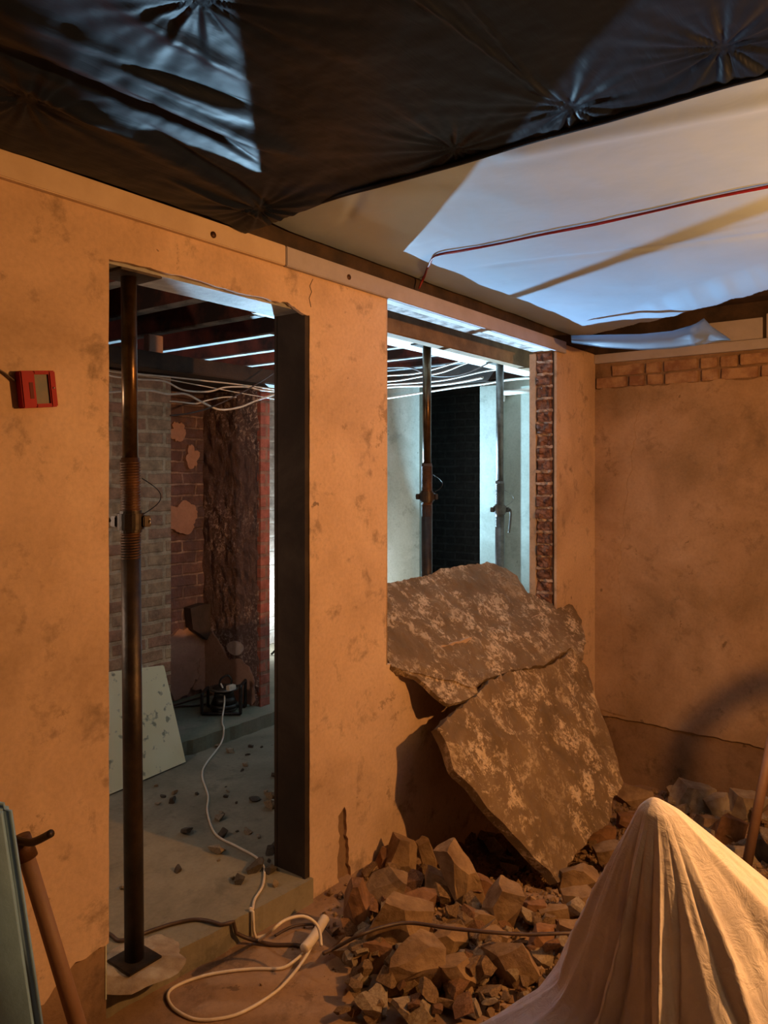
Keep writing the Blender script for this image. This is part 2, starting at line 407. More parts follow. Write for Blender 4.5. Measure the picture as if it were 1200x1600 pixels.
# opening head: rough timber lintel, brown beam on the props, plank over them
tag(obj('lintel_plank', B(PX1-.08, JX+.10, .015, .075, 2.322, 2.37, bev=.004), 'timber_white'), 'white painted rough plank along the head of the wide opening', 'plank')
tag(obj('lintel_timber', B(PX1-.08, JX+.10, .08, .165, 2.327, 2.38, bev=.006), 'lintel_grey'), 'whitewashed splintered timber behind the front plank of the wide opening', 'timber')
tag(obj('support_beam', B(2.62, 5.58, .36, .44, 2.285, 2.44, bev=.006), 'timber_brown'), 'brown timber beam over the two props behind the opening', 'beam')
tag(obj('support_plank', B(2.62, 5.58, .445, .78, 2.34, 2.385, bev=.004), 'timber_white'), 'wide white board resting on top of the two props', 'board')

# broken brick jamb on the far side of the opening
bm = bmesh.new(); bmm = bmesh.new(); z = SILL-.05; k = 0
while z < TOP:
    h = .062; pr = random.uniform(-.004, .022); d = random.uniform(.0, .012)
    r0 = len(bm.verts)
    box(bm, JX-pr, JX+.06, .034+d, .136-random.uniform(0, .012), z, min(z+h, TOP), bev=.005)
    box(bmm, JX+.004-random.uniform(-.004, .012), JX+.05, .032, .138, z+h-.003, z+h+.016, bev=.003)
    z += .076; k += 1
bmesh.ops.subdivide_edges(bm, edges=[e for e in bm.edges if e.calc_length() > .03], cuts=3, use_grid_fill=True)
for v in bm.verts: v.co.x += .020*fbm(v.co.y, v.co.z, v.co.x, 26); v.co.y += .003*N(v.co.x, v.co.y, v.co.z, 60)
bmesh.ops.subdivide_edges(bmm, edges=[e for e in bmm.edges if e.calc_length() > .03], cuts=4, use_grid_fill=True)
for v in bmm.verts: v.co.x += .022*fbm(v.co.y, v.co.z, v.co.x, 30); v.co.z += .006*N(v.co.x, v.co.y, v.co.z, 50)
struct('wall_jamb_brick', bm, 'brick_jamb'); struct('wall_jamb_mortar', bmm, 'mortar')
struct('trim_jamb_plaster', B(JX-.005, JX+.03, .14, TH+.012, SILL-.02, TOP), 'plaster')

# ------------------------------------------------------------ right wall
struct('wall_right', B(CX+SK, CX+.22, -4.6, .02, -.8, 2.6), 'wallcore')
o2 = seg((-4.6, 2.14), (0, 2.14), .014, .03, 3) + [(0, 2.14)] + [(0, -.08)]
o2 += seg((0, -.08), (-4.6, -.14), .010, .025, 9) + [(-4.6, -.14)]
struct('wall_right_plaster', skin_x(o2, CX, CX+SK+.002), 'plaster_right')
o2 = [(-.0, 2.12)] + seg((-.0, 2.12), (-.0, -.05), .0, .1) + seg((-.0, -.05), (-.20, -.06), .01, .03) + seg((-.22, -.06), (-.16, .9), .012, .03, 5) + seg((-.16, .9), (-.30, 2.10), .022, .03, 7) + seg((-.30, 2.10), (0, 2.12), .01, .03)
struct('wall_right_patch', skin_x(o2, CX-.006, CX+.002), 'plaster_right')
bm = bmesh.new(); random.seed(3)
for row in range(2):
    y = .0 - (.11 if row else 0)
    while y > -2.6:
        L = random.choice((.215, .215, .105)); z0 = 2.145 + row*.078
        box(bm, CX+.002-random.uniform(0, .014), CX+.05, y-L, y-.008, z0+random.uniform(-.003, .003), z0+.066, bev=.004); y -= L+.012
bmesh.ops.subdivide_edges(bm, edges=[e for e in bm.edges if e.calc_length() > .05], cuts=3, use_grid_fill=True)
for v in bm.verts: v.co += Vector((.006*fbm(v.co.y, v.co.z, 3, 18), 0, .004*fbm(v.co.y, v.co.z, 8, 12)))
struct('wall_right_brick', bm, 'brick_loose')
struct('trim_4', B(CX-.022, CX+.02, -2.8, -.0, 2.312, 2.372, bev=.003), 'batten_lilac')
struct('trim_5', B(CX-.008, CX+.02, -4.6, -.0, 2.372, 2.60), 'timber_dark')
for i, (a, b) in enumerate(((-1.05, -.72), (-1.9, -1.07))):
    tag(obj('board_offcut', B(CX-.02+.006*i, CX+.02, a, b, 2.375, 2.50+.02*i, bev=.002), 'batten_lilac'),
        ('short grey board above the right wall batten, next to the end of the blue fold', 'long grey board above the right wall batten at the right edge')[i], 'board')

# hidden sides of the front room
struct('wall_behind', B(-1.8, 5.3, -4.8, -4.6, -.6, 2.7), 'timber_dark'); struct('wall_near', B(-1.8, -1.6, -4.8, .2, -.6, 2.7), 'timber_dark')

# ------------------------------------------------------------ back room
BY = 1.55
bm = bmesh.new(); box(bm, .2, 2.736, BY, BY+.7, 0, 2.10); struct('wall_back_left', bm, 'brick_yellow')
RX = on_y(407, 900, BY).x; QX = on_y(421, 900, BY).x
# fireplace recess : sooty back, reveal and roof
bm = bmesh.new(); box(bm, 2.5, RX+.02, BY+.55, BY+.75, 0, 2.10)
bmesh.ops.subdivide_edges(bm, edges=bm.edges[:], cuts=60, use_grid_fill=True)
for v in bm.verts:
    if v.co.y < BY+.56: v.co.y -= .018*fbm(v.co.x, v.co.z, 0, 9)
struct('wall_recess_back', bm, 'brick_soot')
def m_glint():
    m, nt, b = new_mat('crusted soot with painted glints'); v = coords(nt)
    n = noise_node(nt, v, 45, 6, .75, .5)
    area = ramp(nt, noise_node(nt, v, 2.5, 3, .5), ((.38, (.1, .1, .1)), (.6, (1, 1, 1))))
    k = mixc(nt, 1, ramp(nt, n, ((.52, (0, 0, 0)), (.57, (1, 1, 1)))), area, 'MULTIPLY')
    nt.links.new(mixc(nt, k, (.24, .15, .14), (.90, .70, .62)), b.inputs['Base Color'])  # bright specks paint glints of light into the soot colour
    b.inputs['Roughness'].default_value = .7; bump(nt, b, n, 1, .02); return m
M['glint'] = m_glint()
bm = bmesh.new(); box(bm, RX, RX+.05, BY+.012, BY+.6, 0, 2.10)
bmesh.ops.subdivide_edges(bm, edges=bm.edges[:], cuts=50, use_grid_fill=True)
for v in bm.verts:
    if v.co.x < RX+.02: v.co.x -= .012*fbm(v.co.y, v.co.z, 5, 12)
struct('wall_recess_side', bm, M['glint'])
struct('wall_recess_quoin', B(RX, QX, BY-.002, BY+.03, .05, 2.10), 'brick_red')
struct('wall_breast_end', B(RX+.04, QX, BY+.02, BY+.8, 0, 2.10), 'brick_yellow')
struct('wall_back_right', B(2.4, 6.0, 3.07, 3.2, 0, 2.7), 'brick_far')
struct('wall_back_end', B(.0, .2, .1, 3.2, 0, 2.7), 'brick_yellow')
struct('wall_breast_top', B(.2, QX, BY+.01, BY+.8, 2.10, 2.15), 'timber_dark')
# plaster patches clinging in the recess (outline in picture-free world coordinates)
def blob_patch(px, py, w, h, y, seed, mat, n=60):
    c = on_y(px, py, y); f = (c-CAM).dot(FW); out = []
    for k in range(n):
        a = 2*math.pi*k/n; r = 1 + .5*noise.noise(Vector((math.cos(a)*1.4, math.sin(a)*1.4, seed))) + .22*noise.noise(Vector((math.cos(a)*5, math.sin(a)*5, seed)))
        out.append((c.x + r*w*f/2400*1.22*math.cos(a), c.z + r*h*f/2400*math.sin(a)))
    return struct('wall_recess_patch', skin_y(out, y, y+.03), mat)
M['patch'] = plaster('pink old plaster patch', (.56, .34, .26), (.42, .24, .18), (.70, .46, .36), .4)
M['patch_white'] = plaster('white filler', (.75, .62, .56), (.6, .48, .43), (.8, .7, .62), .2)
M['slate'] = simple('dark slate stone', (.085, .065, .065), .6, 0, (.05, .04, .04), 8, .4)
yb = BY+.525
blob_patch(279, 675, 26, 30, yb, 1, M['patch']); blob_patch(301, 716, 20, 34, yb, 2, M['patch'])
blob_patch(285, 806, 52, 46, yb, 3, M['patch']); blob_patch(298, 1030, 90, 120, yb, 4, M['patch'])
blob_patch(345, 1050, 95, 60, yb-.005, 5, M['patch']); 
p = on_y(312, 975, yb-.02)
bm = prism([(p.x-.10, p.z+.12), (p.x+.02, p.z+.135), (p.x+.10, p.z+.12), (p.x+.085, p.z-.02), (p.x+.04, p.z-.11), (p.x-.02, p.z-.06), (p.x-.08, p.z-.02)],
           lambda q: Vector((q[0], yb-.05, q[1])), lambda q: Vector((q[0], yb+.02, q[1])))
struct('wall_recess_stone', bm, M['slate'])
pw = on_x(367, 1013, RX-.012)
out = [(pw.y + .075*math.cos(a*.314)*(1+.3*N(a, 1)), pw.z + .045*math.sin(a*.314)*(1+.3*N(a, 5))) for a in range(20)]
struct('wall_recess_filler', skin_x(out, RX-.016, RX+.01), M['patch_white'])
out = [(BY+.05, .02), (BY+.58, .02), (BY+.58, .42), (BY+.45, .5), (BY+.3, .34), (BY+.16, .36), (BY+.05, .24)]
struct('wall_recess_base', skin_x([(q.x, q.y) for q in jag(out, .02, .03)], RX-.010, RX+.01), M['patch'])
# far wall seen through the opening, with a dark doorway
WX = 5.6
struct('wall_far', B(WX, WX+.15, 1.81, 3.2, 0, 2.34), 'pale')
struct('wall_far_near_part', B(WX, WX+.15, .1, 1.17, 0, 2.32), 'pale')
struct('wall_far_pier', B(WX-.06, WX+.02, .98, 1.17, 0, 2.29, bev=.006), 'pale')
struct('wall_far_top', B(WX, WX+.15, .1, 3.2, 2.34, 2.75), 'timber_dark')
struct('wall_passage_back', B(WX+.75, WX+.85, .6, 2.6, 0, 2.4), 'brick_dark')
struct('wall_passage_left', B(WX+.1, WX+.8, 2.3, 2.4, 0, 2.4), 'brick_dark'); struct('wall_passage_right', B(WX+.1, WX+.8, .8, .9, 0, 2.4), 'brick_dark')
struct('ceiling_passage', B(WX+.1, WX+.9, .6, 2.6, 2.34, 2.4), 'timber_dark'); struct('floor_passage', B(WX-.3+.6, WX+.9, .6, 2.6, -.1, 0), 'concrete')
# joists, boards above, bressummer
struct('ceiling_back', B(-.2, 6.5, .15, 3.3, 2.62, 2.70), 'board_red')
struct('ceiling', B(-1.9, 5.4, -4.9, .16, 2.60, 2.70), 'timber_dark')
x = .78; i = 0
place = ['first', 'second', 'third', 'fourth', 'fifth', 'sixth', 'seventh', 'eighth', 'ninth', 'tenth', 'eleventh']
proto = None
while x < 5.5:
    j = tag(obj('ceiling_joist', B(-.022, .022, .18, 3.06, 2.425, 2.618), 'board_red'),
            'dark ceiling joist of the back room, %s from the left end' % place[i], 'joist', 'joists over the back room')
    child('ceiling_lit_underside', B(-.026, .026, .18, 3.06, 2.414, 2.4245), 'lit_underside_grey', j)  # paler strip: lamp light on the joist's underside, put into colour
    for c in j.children: c.matrix_parent_inverse = Matrix()
    j.location.x = x; x += .432; i += 1
tag(obj('bressummer_beam', B(.25, 3.62, 1.40, 1.53, 2.11, 2.20, bev=.006), 'timber_dark'), 'long black timber beam across the front of the sooty chimney breast', 'beam')
p = on_y(244, 537, 1.75)
tag(obj('brick_stub', B(p.x-.05, p.x+.05, 1.75, 1.80, 2.16, p.z+.05, bev=.003), M['patch']), 'small pink brick stub standing above the black beam', 'brick')

# ------------------------------------------------------------ ceiling sheets
def ridge(x, y, p, q, w, a):
    d = Vector((q[0]-p[0], q[1]-p[1])); L = d.length; d /= L; r = Vector((x-p[0], y-p[1])); t = r.dot(d)
    if t < -.1 or t > L+.1: return 0
    e = sm(-.1, .15, t)*sm(L+.1, L-.15, t); s = r.x*d.y - r.y*d.x
    return a*e*math.exp(-(s/w)**2)
pulls = [on_z(710, 236, 2.42), on_z(892, 174, 2.42), on_z(1130, 82, 2.42), on_z(42, 148, 2.42), on_z(312, 8, 2.42), on_z(405, 318, 2.42)]
folds = []
def F(a, b, w, h): 
    p = on_z(a[0], a[1], 2.42); q = on_z(b[0], b[1], 2.42); folds.append(((p.x, p.y), (q.x, q.y), w, h))
F((-60, 10), (460, 245), .04, -.026); F((-40, 60), (400, 235), .02, .020); F((-60, -20), (395, 190), .03, -.018)
F((100, 60), (420, 180), .015, .010); F((150, -10), (400, 130), .025, -.012); F((240, 200), (415, 310), .012, .012)
F((60, 130), (415, 320), .03, -.008); F((270, 270), (415, 330), .014, -.010); F((200, 130), (410, 260), .012, .010)
F((0, 110), (240, 215), .02, -.014); F((600, -40), (880, 172), .006, -.007); F((700, -30), (860, 165), .004, -.005)
F((640, -30), (760, 60), .008, .003); F((560, -40), (700, 40), .008, .003)
def black_h(x, y):
    z = 2.425 - .012*sm(SX-.12, SX, x) - .035*sm(-.55, -.05, y) + .008*fbm(x, y, 0, 1.6) + .0016*fbm(x, y, 2, 14)
    for f in folds: z += ridge(x, y, *f)
    for k, p in enumerate(pulls):
        dx, dy = x-p.x, y-p.y; r = math.hypot(dx, dy); th = math.atan2(dy, dx)
        if r < .6:
            z += .009*math.exp(-r/.07) + .0045*math.exp(-r/.14)*sm(0, .03, r)*math.sin(th*11+k+2*N(r, th, k, 2)) + .002*math.exp(-r/.2)*sm(0, .05, r)*math.sin(th*23)
    return z
def sheet(name, x0, x1, y0, y1, nx, ny, fn, mat, label, cat, inside=None):
    bm = bmesh.new(); vs = {}
    for j in range(ny+1):
        for i in range(nx+1):
            x = x0+(x1-x0)*i/nx; y = y0+(y1-y0)*j/ny
            vs[i, j] = bm.verts.new((x, y, fn(x, y)))
    for j in range(ny):
        for i in range(nx):
            c = ((vs[i, j].co + vs[i+1, j+1].co)*.5)
            if inside and not inside(c.x, c.y): continue
            bm.faces.new((vs[i, j], vs[i+1, j], vs[i+1, j+1], vs[i, j+1]))
    bmesh.ops.delete(bm, geom=[v for v in bm.verts if not v.link_faces], context='VERTS')
    return tag(obj(name, bm, mat, None, True), label, cat)
SX = 1.825
bs_ = sheet('black_plastic_sheet', -1.6, SX+.004, -3.6, -.03, 560, 560, black_h, 'black_sheet', 'crumpled glossy black plastic sheeting stretched under the near ceiling', 'plastic sheet')
def wob(y): return .012*fbm(y, 0, 0, 5)
def edge_x(y): return 4.76 + .74*(y+.05) + .05*fbm(y, 3, 0, 4) + .03*N(y, 0, 0, 11)
def white_h(x, y):
    z = 2.445 + .010*fbm(x, y, 6, 1.3) + .0012*fbm(x, y, 2, 10) + .016*sm(.25, .02, x-SX)
    z += ridge(x, y, (1.95, -.9), (2.2, -3.0), .04, -.012) + ridge(x, y, (2.9, -.3), (3.3, -2.2), .03, .006) + ridge(x, y, (2.1, -.25), (1.9, -.5), .02, .006)
    z -= .05*sm(.30, 0, edge_x(y)-x)*sm(-.2, -1.0, y)
    return z
def in_white(x, y): return x < edge_x(y) and y < -.02
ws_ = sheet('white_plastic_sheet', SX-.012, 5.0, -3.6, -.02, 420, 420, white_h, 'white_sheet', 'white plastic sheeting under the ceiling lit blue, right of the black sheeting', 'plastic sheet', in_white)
bm = bmesh.new(); pts = [(SX+wob(y*.1), y*.1, 2.412+.006*N(y*.1, 2, 0, 4)) for y in range(-36, 0)]
tube(bm, pts, .009, 8, 3); child('rolled_edge', bm, 'black_sheet', bs_, True)
# fold of blue-lit sheet hanging at the right wall
bm = bmesh.new(); X0 = 5.0
up = [(892, 524), (940, 523), (1000, 522), (1050, 517), (1078, 509), (1088, 505), (1100, 497), (1112, 510), (1140, 529)]
lo = [(893, 536), (940, 543), (1000, 547), (1050, 545), (1078, 541), (1088, 540), (1100, 538), (1112, 535), (1142, 532)]
rows = 6; grid = []
for k in range(rows+1):
    r = []
    for (a, b) in zip(up, lo):
        px = a[0]+(b[0]-a[0])*k/rows; py = a[1]+(b[1]-a[1])*k/rows
        xx = X0 - .045*math.sin(math.pi*k/rows) - (.03 if a[0] in (1088,) else 0) + (.02*k/rows)
        xx = xx - X0; rr = ray(px, py); f = (4.31+xx*.6 - .19*2 - CAM.x)/(rr.x - .19*rr.y); r.append(bm.verts.new(CAM + rr*f))
    grid.append(r)
for a, b in zip(grid, grid[1:]):
    for i in range(len(a)-1): bm.faces.new((a[i], a[i+1], b[i+1], b[i]))
bmesh.ops.solidify(bm, geom=bm.faces[:], thickness=.006)
fo = child('hanging_fold', bm, 'white_sheet', ws_, True); fo['label'] = 'loose pale fold hanging over the right wall batten'
# red cable clipped under the sheet
def under(px, py, d=.008):
    p = on_z(px, py, 2.445); 
    return Vector((p.x, p.y, (white_h(p.x, p.y) if in_white(p.x, p.y) else 2.44) - d))
rc = [on_y(655, 450, -.03), on_y(662, 432, -.06)] + [under(x, y) for x, y in ((671, 410), (681, 396), (720, 388), (780, 377), (850, 361), (930, 345), (1020, 326), (1110, 306), (1200, 288), (1330, 262), (1480, 230))]
bm = tube(bmesh.new(), rc, .0042)
tube(bm, [p+Vector((.004*math.sin(i*2.1), .003*math.cos(i*2.7), -.003)) for i, p in enumerate(rc)], .003)
tag(obj('red_cable', bm, 'wire_red', None, True), 'red twin cable strung under the white ceiling sheet', 'cable')

# ------------------------------------------------------------ adjustable steel props
def prop(base, top, zc, mats, label, group, handle_dir, hz=.13, r=.030, blob=False, hook=False):
    base = Vector(base); top = Vector(top); d = (top-base).normalized()
    t = empty('adjustable_prop', base, label, 'prop', group)
    at = lambda z: base + d*((z-base.z)/d.z)
    bm = B(base.x-.06, base.x+.06, base.y-.06, base.y+.06, base.z, base.z+.008, bev=.002); child('base_plate', bm, mats[0], t)
    child('outer_tube', cyl(bmesh.new(), at(base.z+.008), at(zc-.05), r, n=28), mats[0], t, True)
    bm = bmesh.new(); z = zc-.12; R = r*.98
    thr = child('threaded_tube', cyl(bm, at(zc-.13), at(zc+.20), r*.93, n=28), mats[1], t, True)
    bm = bmesh.new(); n = 24
    z = zc-.12; path = []
    k = 0
    while z < zc+.19:
        a = k*2*math.pi/12; c = at(z); path.append(c + Vector((math.cos(a)*r*.95, math.sin(a)*r*.95, 0))); z += .0085/12; k += 1
    tube(bm, path, .0032, 5, 0); child('screw_thread', bm, mats[1], thr, True)
    child('inner_tube', cyl(bmesh.new(), at(zc+.20), at(top.z-.006), r*.80, n=28), mats[2], t, True)
    bm = B(top.x-.075, top.x+.075, top.y-.07, top.y+.07, top.z-.008, top.z, bev=.002); child('top_plate', bm, mats[0], t)
    c = at(zc)
    bm = cyl(bmesh.new(), c-d*.025, c+d*.025, r*1.38, n=24); cyl(bm, c-d*.034, c+d*.034, r*1.15, n=24)
    for s in (-1, 1):
        e = c + Vector((*handle_dir, 0)).normalized()*s*(r*1.5)
        box(bm, e.x-.014, e.x+.014, e.y-.014, e.y+.014, c.z-.017, c.z+.017, bev=.003)
    collar = child('collar', bm, mats[0], t)
    hd = Vector((*handle_dir, 0)).normalized()
    if hook:      # drop handle
        p0 = c + hd*(r*1.6)
        tube(b := bmesh.new(), [p0, p0+hd*.018, p0+hd*.024+Vector((0, 0, -.03)), p0+hd*.020+Vector((0, 0, -.09)), p0+hd*.012+Vector((0, 0, -hz-.03))], .0085, 8)
        child('drop_handle', b, mats[0], collar, True)
    else:
        tube(b := bmesh.new(), [c + hd*(-.068) + Vector((0, 0, .004)), c-hd*.03, c+hd*.03, c+hd*.062], .007, 8); child('drop_handle', b, mats[0], collar, True)
        ring = [c + hd*(.045+.016*math.cos(a*math.pi/6)) + Vector((0, 0, .016*math.sin(a*math.pi/6))) for a in range(13)]
        child('ring', tube(bmesh.new(), ring, .0035, 6, 0), 'chrome', collar, True)
    wire = [c + hd*(.035+.060*math.sin(a*math.pi/10)) + Vector((0, 0, .02+.115*a/10)) for a in range(11)]
    child('pin_wire', tube(bmesh.new(), wire, .0016, 5, 3), mats[0], t, True)
    if blob:
        bm = bmesh.new(); cs = []
        for j in range(9):
            ring = []
            for k in range(48):
                a = 2*math.pi*k/48; q = (.15*(1+.35*N(math.cos(a)*1.5, math.sin(a)*1.5, 3)) + .012*N(math.cos(a)*6, math.sin(a)*6, 1))*j/8 + .0005
                y = base.y+.8*q*math.sin(a)
                ring.append(bm.verts.new((base.x+q*1.1*math.cos(a), y, .001 + .016*(1-(j/8)**2.2)*(1+.4*N(a, j*.4, 2)) )))
            cs.append(ring)
        for A, Bq in zip(cs, cs[1:]):
            for k in range(48): bm.faces.new((A[k], A[(k+1) % 48], Bq[(k+1) % 48], Bq[k]))
        bm.faces.new(cs[0])
        child('mortar_bed', bm, 'rockgrey', t)
    return t
db = on_y(210, 1495, .085); dt = on_y(201, 430, .085)
prop((db.x, .085, .014), (dt.x, .085, HD-.007), 1.40, ('steel_dark', 'steel_rust', 'steel_tube'),
     'rusty brown steel prop standing in the doorway on a mortar bed', 'adjustable steel props', (.6, -.8), blob=True)
p1 = on_y(667, 800, .575); p2 = on_y(781, 800, .575)
prop((p1.x, .575, 0), (p1.x, .575, 2.339), 1.42, ('steel_dark', 'steel_rust', 'steel_tube'),
     'dark brown steel prop, left one of the two behind the wide opening', 'adjustable steel props', (.6, -.8), r=.033)
prop((p2.x, .575, 0), (p2.x, .575, 2.339), 1.31, ('steel_grey', 'steel_grey', 'steel_grey'),
     'grey steel prop with a hanging handle, right one behind the wide opening', 'adjustable steel props', (.6, -.8), hook=True, r=.033)

# ------------------------------------------------------------ fallen slab, two big pieces and a flake
P1 = (.72, .95); P2 = (.85, 1.6)
def slab_piece(name, outline, plane, label, thick=.045, amp=.010, extra=()):
    a, b = plane; pts = []
    for q in outline:
        if len(q) == 3: pts.append((q[0], q[1]))
        else: p = on_slope(q[0], q[1], a, b); pts.append((p.x, p.y))
    q = jag(pts, .008, .018, seed=len(pts)); n = len(q)
    xs = [p.x for p in q]; ys = [p.y for p in q]; inner = []
    def inside(x, y):
        c = False; j = n-1
        for i in range(n):
            if (q[i].y > y) != (q[j].y > y) and x < (q[j].x-q[i].x)*(y-q[i].y)/(q[j].y-q[i].y)+q[i].x: c = not c
            j = i
        return c
    st = .014; x = min(xs)
    while x < max(xs):
        y = min(ys)
        while y < max(ys):
            u, v = x+random.uniform(-.004, .004), y+random.uniform(-.003, .003)
            if inside(u, v): inner.append(Vector((u, v)))
            y += st*.7
        x += st
    V, E, Fc, *_ = delaunay_2d_cdt([Vector((p.x, p.y)) for p in q]+inner, [], [list(range(n))], 1, 1e-5)
    nrm = Vector((0, -b, 1)).normalized(); bm = bmesh.new(); top = []; bot = []
    for v in V:
        z = a+b*v.y; h = amp*fbm(v.x, v.y, 0, 7) + amp*.6*fbm(v.x, v.y, 3, 24) + amp*1.5*fbm(v.x, v.y, 9, 2.2)
        p = Vector((v.x, v.y, z)); top.append(bm.verts.new(p+nrm*h)); bot.append(bm.verts.new(p-nrm*(thick+.3*amp*fbm(v.x, v.y, 1, 15))))
    cnt = {}
    for f in Fc:
        bm.faces.new([top[i] for i in f]); bm.faces.new([bot[i] for i in reversed(f)])
        for i in range(len(f)):
            e = (f[i], f[(i+1) % len(f)]); cnt[e] = 1
    for (i, j) in list(cnt):
        if (j, i) not in cnt: bm.faces.new((top[j], top[i], bot[i], bot[j]))
    return tag(obj(name, bm, 'slab'), label, 'slab')
slab_piece('broken_slab', [(2.715, .34, 0), (2.715, .0, 0), (612, 1042), (655, 1052), (700, 1062), (742, 1075), (760, 1060), (800, 1047), (850, 1040), (893, 1012), (912, 1030), (916, 1005), (908, 970), (893, 947), (870, 936), (848, 935), (825, 926), (808, 900), (790, 886), (765, 880), (740, 882), (715, 884), (690, 888), (660, 900), (635, 906), (600, 913)],
           P1, 'upper piece of the broken render slab leaning over the sill of the wide opening')
slab_piece('broken_slab', [(610, 1040), (650, 1057), (697, 1098), (730, 1093), (747, 1082), (745, 1074), (700, 1060), (655, 1050)],
           (.713, .98), 'narrow flake along the lower edge of the upper slab piece', .022, .004)
slab_piece('broken_slab', [(742, 1090), (715, 1108), (685, 1137), (697, 1160), (712, 1203), (750, 1245), (790, 1290), (835, 1340), (873, 1379), (884, 1366), (900, 1338), (925, 1305), (948, 1290), (962, 1243), (972, 1225), (962, 1180), (946, 1130), (930, 1080), (920, 1042), (895, 1018), (850, 1044), (800, 1051), (765, 1062)],
           P2, 'lower piece of the broken render slab sloping down to the rubble')

# ------------------------------------------------------------ rubble
def chunk_bm(w, d, h, seed, facets=7):
    r = random.Random(seed); bm = bmesh.new(); bmesh.ops.create_cube(bm, size=1)
    for i in range(facets):
        n = Vector((r.uniform(-1, 1), r.uniform(-1, 1), r.uniform(-.7, .7))).normalized()
        g = bmesh.ops.bisect_plane(bm, geom=bm.verts[:]+bm.edges[:]+bm.faces[:], plane_co=n*r.uniform(.36, .50), plane_no=n, clear_outer=True)
        bmesh.ops.holes_fill(bm, edges=[e for e in g['geom_cut'] if isinstance(e, bmesh.types.BMEdge)])
    lo = [min(v.co[k] for v in bm.verts) for k in range(3)]; hi = [max(v.co[k] for v in bm.verts) for k in range(3)]
    for v in bm.verts:
        for k, q in enumerate((w, d, h)): v.co[k] = ((v.co[k]-lo[k])/(hi[k]-lo[k])-.5)*q
        bmesh.ops.triangulate(bm, faces=bm.faces[:])
    bmesh.ops.subdivide_edges(bm, edges=[e for e in bm.edges if e.calc_length() > min(w, d, h)*.12], cuts=3, use_grid_fill=True)
    s = min(w, d, h)
    for v in bm.verts:
        v.co += Vector((N(v.co.x, v.co.y, v.co.z+seed, 1.6/s*1.2), N(v.co.x+5, v.co.y, v.co.z+seed, 1.6/s*1.2), N(v.co.x, v.co.y+5, v.co.z+seed, 1.6/s*1.2)))*s*.05
        v.co *= 1+.03*N(v.co.x, v.co.y, v.co.z+seed, 7/s)
    return bm
YAW = math.atan2(RT.y, RT.x)
def rock(px, py, wp, hp, seed, mat, label, group, tilt=0, lift=0, depth=.8, name='rubble_chunk', yaw=0):
    p = hit(px, py+hp*.45); f = (p-CAM).dot(FW); w = wp*f/FPX; h = hp*f/FPX
    o = obj(name, chunk_bm(w, min(w, h)*depth+.3*abs(w-h)*depth, h, seed), mat)
    g = ground(p.x, p.y)
    q = p + FW*(.3*w*depth)
    o.location = (q.x, q.y, g + h*.44 + lift); o.rotation_euler = (0, tilt, YAW+yaw)
    tag(o, label, 'rubble', group); return o
